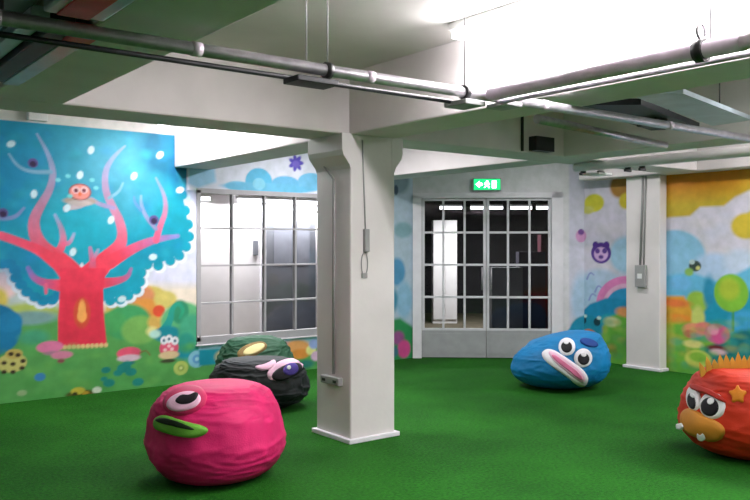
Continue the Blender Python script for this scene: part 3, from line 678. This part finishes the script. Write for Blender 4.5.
# hanging duct and dark tray at right
def rbox(name, pts, z0, z1, m, parent=None):
    return slab(pts, z0, z1, name, m)
du = empty('sheet_duct', (4.8, 2.85, 2.4)); tag(du, 'pale flat sheet-metal duct slanting under the ceiling at upper right', 'duct')
def par(o, p):
    o.parent = p; o.matrix_parent_inverse = Matrix.Translation(-Vector(p.location)); return o
par(slab([(4.03, 2.84), (4.32, 2.64), (5.62, 2.9), (5.66, 3.22)], 2.40, 2.43, 'duct_body', M['duct']), du)
for t in (.1, .9):
    x = 4.1+t*1.45; y = 2.75+t*.3
    par(MB().tube([(x, y, 2.42), (x, y, ZC)], .005, 8).build('hanger', M['black']), du)
dk = empty('cable_tray', (4.6, 3.5, 2.36)); tag(dk, 'dark cable tray beside the pale duct at upper right', 'cable tray')
par(slab([(4.06, 3.25), (4.4, 2.98), (5.62, 3.3), (5.45, 3.6)], 2.39, 2.43, 'tray', M['darkduct']), dk)
for q_ in ((4.4, 3.2), (5.4, 3.42)): par(MB().tube([(*q_, 2.42), (*q_, ZC)], .006, 8).build('hanger', M['black']), dk)
par(MB().box(4.9, 3.2, 2.34, 5.05, 3.36, 2.392, .01).build('cable_gland', M['black']), dk)
# bright pipes on the bay right of the column
def pipe(name, pts, r, m, lab, n=0):
    o = MB().tube(pts, r, 12).build(name, m); return tag(o, lab, 'pipe')
a_ = cam_pt(546, 5.0); b_ = cam_pt(690, 5.4)
pipe('ceiling_pipe', [(4.02, 3.5, 2.33), (4.02+1.9, 3.78, 2.33)], .03, M['steel'], 'short bright steel pipe below the dark cable tray')
pipe('ceiling_pipe', [(6.68, 5.3, 2.31), (6.68, -1.0, 2.31)], .045, M['plastic'], 'white pipe along the ceiling in front of the right mural')
pipe('ceiling_pipe', [(6.78, 4.9, 2.29), (6.78, -1.0, 2.29)], .016, M['steel'], 'thin steel pipe beside the white pipe at right')
vb = empty('valve_assembly', (6.66, 5.1, 2.28)); tag(vb, 'cluster of dark valves and brackets on the white pipe left of the pilaster', 'valve')
for i, (x, y) in enumerate(((6.70, 5.22), (6.70, 5.0), (6.72, 4.7), (6.74, 4.55))):
    MB().tube([(x, y, 2.25), (x, y, 2.36)], [.03, .02], 10).build('valve', M['black'] if i != 1 else M['plastic'], vb)
    MB().box(x-.05, y-.012, 2.225, x+.05, y+.012, 2.25, .004).build('valve_handle', M['black'], vb)
MB().box(6.6, 4.95, 2.215, 6.82, 5.15, 2.235, .004).build('bracket', M['plastic'], vb)
# dark conduit dropping down the crossbeam
x_, z_, _ = on_y(523, 118, 4.93)
pipe('conduit', [(x_, 4.938, 2.36), (x_, 4.938, 2.819)], .014, M['darkduct'], 'dark vertical conduit on the crossbeam right of the column')
tag(MB().box(x_+.1, 4.86, 2.37, x_+.35, 4.951, 2.5).build('junction_box', M['darkduct']), 'dark box on the crossbeam beside the vertical conduit', 'junction box')

# upper left services beside the green beam
def svc(x, y0, y1, z, w_, h_, m, nm, lab, cat): return tag(MB().box(x-w_/2, y0, z-h_/2, x+w_/2, y1, z+h_/2, .004).build(nm, m), lab, cat)
svc(1.005, 3.27, 4.35, 2.337, .08, .04, M['duct'], 'cable_tray', 'pale cable tray along the edge of the dark beam at upper left', 'cable tray')
svc(.82, 3.1, 4.2, 2.365, .07, .05, M['duct'], 'cable_tray', 'pale cable tray at the left edge of the picture, beside the black duct', 'cable tray')
svc(.91, 3.12, 4.3, 2.36, .09, .09, M['darkduct'], 'duct', 'narrow black duct between the two pale trays at upper left', 'duct')
svc(.485, 1.6, 4.6, 2.598, .612, .438, M['darkduct'], 'duct', 'large black duct added to darken the upper left corner', 'duct')  # black body added so that the unlit upper left corner stays dark
rb = empty('fire_box', (.9, 2.7, 2.33)); tag(rb, 'red and pale grey box fixed above the long pipe at upper left', 'box')
MB().box(.797, 2.35, 2.335, 1.015, 2.985, 2.5, .01).build('body', M['duct'], rb)
o = MB().box(.84, 2.45, 2.328, .955, 2.97, 2.336, .002).build('red_panel', M['red'], rb)
tag(MB().box(.94, 3.12, 2.30, 1.04, 3.255, 2.358, .008).build('junction_box', M['red']), 'small dull red box at the end of the pale tray at upper left', 'junction box')
tag(MB().box(.58, 2.94, 2.25, .66, 3.0, 2.39, .008).build('bracket', M['black']), 'black bracket between the pipe and the large duct at upper left', 'bracket')
# small sensor on the white strip over the mural
x_, z_, _ = on_y(36, 117, YW); tag(MB().box(x_-.09, YW-.09, z_-.045, x_+.09, YW+.001, z_+.045, .008).build('alarm_sensor', M['plastic']), 'small pinkish white box on the wall above the tree mural at left', 'sensor')

# fittings on the columns
c1 = empty('wall_socket', (3.55, 5.14, .6)); tag(c1, 'grey socket and conduit on the shaded face of the front column', 'socket')
X = 3.545
ya, za, _ = on_x(321, 160, 3.55); yb, zb, _ = on_x(335, 177, 3.55); yc, zc, _ = on_x(335, 374, 3.55)
MB().tube([(X-.008, ya+.05, za+.12), (X-.008, ya, za), (X-.008, yb, zb-.02), (X-.008, yc, zc)], .011, 10).build('conduit', M['greyplastic'], c1)
y3, z3, _ = on_x(325, 374, 3.55); y4, z4, _ = on_x(343, 386, 3.55)
MB().box(X-.04, y4, z4, X+.004, y3, z3, .006).build('socket_box', M['greyplastic'], c1)
MB().box(X-.045, y4+.03, z4+.02, X-.038, y4+.07, z3-.02).build('socket_insert', M['black'], c1); MB().box(X-.045, y3-.07, z4+.02, X-.038, y3-.03, z3-.02).build('socket_insert', M['black'], c1)
c2 = empty('wall_handset', (3.68, 4.93, 1.4)); tag(c2, 'small grey handset on a cable on the bright face of the front column', 'handset')
xa, z0_, _ = on_y(362, 140, 4.93); xb, z1_, _ = on_y(365, 229, 4.93); _, z2_, _ = on_y(365, 252, 4.93)
MB().tube([(xa, 4.925, z0_), (xb, 4.925, z1_)], .006, 8).build('cable', M['greyplastic'], c2)
MB().box(xb-.022, 4.895, z2_, xb+.022, 4.932, z1_, .006).build('handset_body', M['greyplastic'], c2)
lp = [(xb-.01+.03*math.sin(t), 4.922, z2_-.09+.09*math.cos(t)) for t in [i*PI/10 for i in range(21)]]
MB().tube(lp, .004, 8, False).build('cable_loop', M['greyplastic'], c2)
MB().box(xb-.035, 4.915, z2_-.20, xb+.015, 4.932, z2_-.16, .004).build('label_plate', M['greyplastic'], c2)
c3 = empty('light_switch', (8.5, 5.2, 1.0)); tag(c3, 'grey switch box with conduit on the pilaster by the right mural', 'switch')
ya, za, _ = on_x(643, 192, 8.5); yb, zb, _ = on_x(642, 265, 8.5); _, zc, _ = on_x(642, 287, 8.5)
MB().tube([(8.49, ya, ZB), (8.49, ya, za), (8.49, yb+.02, zb)], .012, 10).build('conduit', M['greyplastic'], c3)
MB().tube([(8.49, ya-.045, ZB), (8.49, ya-.04, za), (8.49, yb-.03, zb)], .009, 10).build('conduit', M['greyplastic'], c3)
MB().box(8.45, yb-.07, zc, 8.502, yb+.07, zb, .006).build('switch_box', M['greyplastic'], c3)
MB().box(8.445, yb-.03, (zc+zb)/2-.03, 8.452, yb+.03, (zc+zb)/2+.03).build('switch_plate', M['plastic'], c3)

# ------------------------------------------------------------------ bean bags
def fabric(name, rgb, var=.08):
    return mat(name, rgb, .62, var=var, scale=5, bump=.15, bscale=120, spec=.35)
def beanbag(name, px, D, rx, ry, h, m, lab, seed, profile=(.62, .7), lean=0.0, peak=0.0, folds=.02, foldn=7, shear=0.0, taper=.14):
    cx, cy = cam_pt(px, D)
    root = empty('beanbag', (cx, cy, 0)); tag(root, lab, 'bean bag')
    NU, NV = 160, 90; b = bmesh.new(); rows = []; sm = bmesh.new(); srows = []
    R3 = Matrix.Rotation(TH-PI/2, 3, 'Z'); off = Vector((seed*7.3, seed*3.1, seed*1.7))
    for j in range(NV+1):
        t = -PI/2+PI*j/NV; cr = math.cos(t); sr = math.sin(t)
        rad = max(cr, 0)**profile[0]; zz = (1 if sr > 0 else -1)*abs(sr)**(profile[1] if sr > 0 else .8)
        row = []; srow = []
        for i in range(NU):
            a = 2*PI*i/NU; x = math.cos(a)*rad; y = math.sin(a)*rad
            hz = .5+.5*zz
            # narrower towards the top, fuller low down
            k = 1-taper*max(0, hz-.4)/.6-.05*max(0, .25-hz)/.25
            d = Vector((math.cos(a)*cr, math.sin(a)*cr, sr))
            f = noise.noise(d*1.6+off)*.07
            # fabric folds: sharp ridged creases, mostly slanting
            rg = 1-abs(noise.noise(Vector((d.x*2.2+d.z*1.5, d.y*2.2, d.z*foldn))+off))*2
            rg2 = 1-abs(noise.noise(Vector((d.x*5, d.y*5, d.z*foldn*1.4))-off))*2
            f += folds*(rg**3)*1.2+folds*.5*rg2**3+.006*noise.noise(d*14+off)
            kf = k*(1+noise.noise(d*1.6+off)*.07+folds*.5+.003); sv_ = Vector((x*rx*kf+shear*hz*rx, y*ry*kf, h*hz*(1+peak*x+lean*y)))
            srow.append(sm.verts.new(R3 @ sv_+Vector((cx, cy, 0))))
            k *= 1+f
            z = h*hz*(1+peak*x+lean*y)*(1+.3*f)
            v = Vector((x*rx*k+shear*hz*rx, y*ry*k, max(z, 0)))
            row.append(b.verts.new(R3 @ v+Vector((cx, cy, 0))))
        rows.append(row); srows.append(srow)
    for r0, r1 in zip(srows, srows[1:]):
        for i in range(NU): sm.faces.new((r0[i], r0[(i+1) % NU], r1[(i+1) % NU], r1[i]))
    for r0, r1 in zip(rows, rows[1:]):
        for i in range(NU):
            b.faces.new((r0[i], r0[(i+1) % NU], r1[(i+1) % NU], r1[i]))
    bmesh.ops.remove_doubles(b, verts=b.verts, dist=1e-5)
    k = MB(); k.bm.free(); k.bm = b
    bmesh.ops.recalc_face_normals(b, faces=b.faces)
    sm.normal_update(); tree = BVHTree.FromBMesh(sm); sm.free()
    o = k.build('bag', m, root, smooth=True)
    # seams: two piping lines over the top
    return root, tree
eye = Vector((0, 0, CAMH))
def hit(tree, px, py):
    r = (px-CXP)/F
    d = Vector((CT+r*ST, ST-r*CT, -(py-HOR)/F)).normalized()
    loc, nrm, i, dist = tree.ray_cast(eye, d)
    if loc is None: return None, None
    if nrm.dot(d) > 0: nrm = -nrm
    return loc, nrm
def patch(tree, root, outline, m, name, lift=.01, dome=.0, rings=8, sub=3, label=None):
    """padded fabric patch that follows the bag surface; outline is where its rim lies on the bag"""
    # smooth outline
    P = [np.array(p, float) for p in outline]
    for _ in range(sub):
        Q = []
        for a, c in zip(P, P[1:]+P[:1]): Q += [a*.75+c*.25, a*.25+c*.75]
        P = Q
    n = len(P); c0 = sum(P)/n; b = bmesh.new(); rows = []; last = None
    for k in range(rings+1):
        t = k/rings; row = []
        for p in P:
            q_ = c0+(p-c0)*max(t, .02); loc, nr = hit(tree, *q_)
            if loc is None: loc, nr = last
            last = (loc, nr); hgt = lift*1.1+.004+dome*math.sqrt(max(0, 1-t*t))
            if k == rings: hgt = -.03
            elif k == rings-1: hgt *= .8
            row.append(b.verts.new(loc+nr*hgt))
        rows.append(row)
    b.faces.new(rows[0])
    for r0, r1 in zip(rows, rows[1:]):
        for i in range(n): b.faces.new((r0[i], r0[(i+1) % n], r1[(i+1) % n], r1[i]))
    k = MB(); k.bm.free(); k.bm = b
    o = k.build(name, m, root, smooth=True)
    if label: o['label'] = label
    return o
def ellp(cx, cy, rx, ry, rot=0, n=12):
    ca, sa = math.cos(rot), math.sin(rot)
    return [(cx+rx*1.06*math.cos(a)*ca-ry*1.06*math.sin(a)*sa, cy+rx*1.06*math.cos(a)*sa+ry*1.06*math.sin(a)*ca) for a in [2*PI*i/n for i in range(n)]]
F_white = fabric('white_felt', (238, 234, 240), .02); F_black = fabric('black_felt', (18, 12, 22), .1)
F_pinklip = fabric('pink_felt', (224, 120, 160)); F_palepink = fabric('pale_pink_felt', (236, 190, 214), .03)

# pink
r_, t_ = beanbag('pink', 216, 5.22, .44, .43, .605, fabric('pink_fabric', (214, 30, 104)), 'large pink bean bag with green lips and one eye, nearest on the left', 1, (.42, .52), folds=.016, foldn=6, taper=.12)
patch(t_, r_, [(152, 420), (156, 415), (164, 413.5), (176, 418), (190, 422), (204, 425), (212, 430), (207, 435.5), (195, 439.5), (180, 438), (165, 433.5), (153, 429)], fabric('green_felt', (112, 180, 60)), 'lips', .008, .022, label='green felt lips')
patch(t_, r_, [(155, 418), (164, 416.5), (180, 421.5), (196, 428), (200, 431), (192, 431), (176, 427), (160, 422)], fabric('dark_green_felt', (16, 34, 10)), 'mouth', .028, .004, label='dark mouth slit')
patch(t_, r_, ellp(185, 401, 24, 15, -.28), fabric('rose_felt', (190, 34, 88)), 'eyelid', .004, .018, label='raised pink eyelid')
e_ = patch(t_, r_, ellp(185, 403.5, 18.5, 9.5, -.22), F_palepink, 'eye_white', .022, .006, label='pale pink eye')
patch(t_, e_, [(174, 404), (182, 397.5), (191, 399), (201, 394), (200, 402), (191, 407.5), (180, 408)], F_black, 'pupil', .031, .003, label='black pupil')

# dark pair beside the window
r_, t_ = beanbag('green', 256, 8.42, .41, .33, .555, fabric('dark_green_fabric', (40, 84, 60)), 'dark green bean bag with a cream eye, against the wall below the window', 6, (.6, .9), folds=.04, foldn=5)
patch(t_, r_, ellp(252, 350, 17, 7, -.35), fabric('brown_felt', (136, 110, 64)), 'eyelid', .006, .006)
patch(t_, r_, ellp(254, 350, 12.5, 4.6, -.4), fabric('cream_felt', (240, 224, 160)), 'eye_white', .016, .003, label='cream eye')
r_, t_ = beanbag('black', 259, 7.50, .455, .37, .455, fabric('black_fabric', (26, 32, 34), .2), 'black bean bag with a lilac-rimmed eye, between the pink bag and the wall', 9, (.45, .55), folds=.035, foldn=5)
e_ = patch(t_, r_, ellp(285, 370, 20, 10, -.35), F_palepink, 'eye_white', .010, .008, label='lilac rimmed eye')
patch(t_, e_, ellp(286, 372.5, 17, 7.2, -.35), F_black, 'iris', .022, .002)
patch(t_, e_, ellp(289, 370.5, 8.5, 6, -.3), fabric('purple_felt', (70, 50, 140)), 'pupil', .027, .003, label='violet pupil')
patch(t_, e_, ellp(287, 369, 2.4, 2.2, -.3), F_white, 'eye_glint', .033, .002)
patch(t_, r_, [(252, 367), (262, 366), (270, 363), (275, 359.5), (278, 364), (272, 370.5), (259, 371)], F_palepink, 'lips', .010, .006, label='pale pink lips')

# blue
r_, t_ = beanbag('blue', 559, 8.55, .525, .49, .565, fabric('blue_fabric', (2, 122, 182)), 'blue bean bag with pink and white lips, in front of the exit doors', 13, (.6, .8), peak=.16, folds=.016, foldn=5, shear=.08)
patch(t_, r_, [(538, 353), (543, 347.5), (552, 348), (562, 354), (574, 362), (585, 370), (591, 379), (588, 388), (580, 388), (571, 381), (560, 373), (546, 363.5)], F_white, 'lips', .008, .016, label='white padded lips')
e_ = patch(t_, r_, [(545, 351), (552, 350.5), (563, 357.5), (575, 366), (587, 376), (586, 383.5), (578, 381.5), (565, 372.5), (552, 362)], F_palepink, 'inner_lips', .022, .006)
patch(t_, e_, [(549, 354.5), (554, 354.5), (563, 361.5), (575, 370), (583.5, 377.5), (583, 381), (577, 378.5), (565, 369.5), (553, 360)], F_pinklip, 'mouth', .031, .003, label='deep pink mouth line')
for (x, y, rx, ry) in ((567, 347, 9, 9), (583, 358, 9.4, 10)):
    e_ = patch(t_, r_, ellp(x, y, rx, ry), F_white, 'eye_white', .010, .008, label='white eye')
    patch(t_, e_, ellp(x-.3, y+1.2, rx*.66, ry*.66), F_black, 'pupil', .020, .003, label='black pupil')
    patch(t_, e_, ellp(x-.5, y-3, 3, 2.6), F_white, 'eye_glint', .026, .002)
patch(t_, r_, ellp(589, 343, 10, 4, .3), fabric('navy_felt', (10, 62, 140)), 'brow', .008, .006)

# orange
r_, t_ = beanbag('orange', 752, 5.78, .49, .47, .625, fabric('orange_fabric', (214, 52, 24)), 'orange red bean bag with a spiky crest, cut off by the right edge', 17, (.5, .66), folds=.018, foldn=6)
F_or = fabric('amber_felt', (206, 134, 44))
patch(t_, r_, [(680, 410), (690, 405), (703, 414), (720, 421), (728, 431), (724, 441), (713, 443), (700, 439), (685, 433), (679, 422)], F_or, 'muzzle', .008, .022, label='amber muzzle')
for x, y, a in ((684, 426, 4), (704, 435, 5)): patch(t_, r_, [(x-a, y-a), (x-a*.3, y-a*.3), (x+a*.4, y-a*1.1), (x+a, y+a*.2), (x+a*.3, y+a), (x-a, y+a*.6)], F_white, 'tooth', .028, .003, label='white tooth')
for x, y, rx, ry, px_, py_, prx, pry in ((694, 399, 7, 13, 694, 402, 4.4, 8.6), (713, 406, 13.5, 14, 711.5, 407.5, 9.6, 10)):
    e_ = patch(t_, r_, ellp(x, y, rx, ry, -.1), F_white, 'eye_white', .010, .008, label='white eye')
    patch(t_, e_, ellp(px_, py_, prx, pry, -.2), F_black, 'pupil', .020, .003, label='black pupil')
    patch(t_, e_, ellp(px_+1.5, py_-5, prx*.42, pry*.34, -.7), F_white, 'eye_glint', .026, .002)
patch(t_, r_, [(690, 384), (700, 386), (716, 392), (730, 402), (727, 405), (712, 397), (700, 393), (690, 390)], fabric('rust_felt', (190, 40, 26)), 'brow', .022, .012)
star = []
for i in range(10):
    rr = 11.5 if i % 2 == 0 else 6; star.append((738+rr*math.sin(i*PI/5), 395-rr*math.cos(i*PI/5)))
patch(t_, r_, star, fabric('yellow_felt', (232, 140, 30)), 'flower_patch', .008, .008, sub=1, label='yellow orange flower patch')
# crest of felt spikes over the crown
cr = bmesh.new(); RV = Vector((ST, -CT, 0)); FV = Vector((CT, ST, 0))
cx, cy = cam_pt(750, 5.78); base = Vector((cx, cy, 0))
for i in range(17):
    u = -.33+.66*i/16
    p0 = base+RV*u
    lo, nr, _, _ = t_.ray_cast(Vector((p0.x, p0.y, 2)), Vector((0, 0, -1)))
    if lo is None: continue
    hgt = .095+.02*math.sin(i*2.3)
    dirv = (nr+Vector((0, 0, 1.2))+RV*u*.6).normalized()
    q4 = [lo+RV*.024*sx_+FV*.010*sy_-Vector((0, 0, .025)) for sx_, sy_ in ((-1, -1), (1, -1), (1, 1), (-1, 1))]
    mid = [lo+dirv*hgt*.55+RV*.017*sx_+FV*.007*sy_ for sx_, sy_ in ((-1, -1), (1, -1), (1, 1), (-1, 1))]
    v0 = [cr.verts.new(v) for v in q4]; v1 = [cr.verts.new(v) for v in mid]; tp = cr.verts.new(lo+dirv*hgt)
    for k in range(4): cr.faces.new((v0[k], v0[(k+1) % 4], v1[(k+1) % 4], v1[k])); cr.faces.new((v1[k], v1[(k+1) % 4], tp))
    cr.faces.new(v0[::-1])
k = MB(); k.bm.free(); k.bm = cr; o = k.build('crest', fabric('crest_felt', (222, 170, 62)), r_); o['label'] = 'amber crest of felt spikes'

# ------------------------------------------------------------------ world and view
wd = bpy.data.worlds.new('world'); SC.world = wd; wd.use_nodes = True
wd.node_tree.nodes['Background'].inputs[0].default_value = (.6, .65, .7, 1); wd.node_tree.nodes['Background'].inputs[1].default_value = .3
SC.view_settings.view_transform = 'Standard'; SC.view_settings.look = 'None'; SC.view_settings.gamma = 1
SC.view_settings.exposure = 0.2; SC.view_settings.use_curve_mapping = False
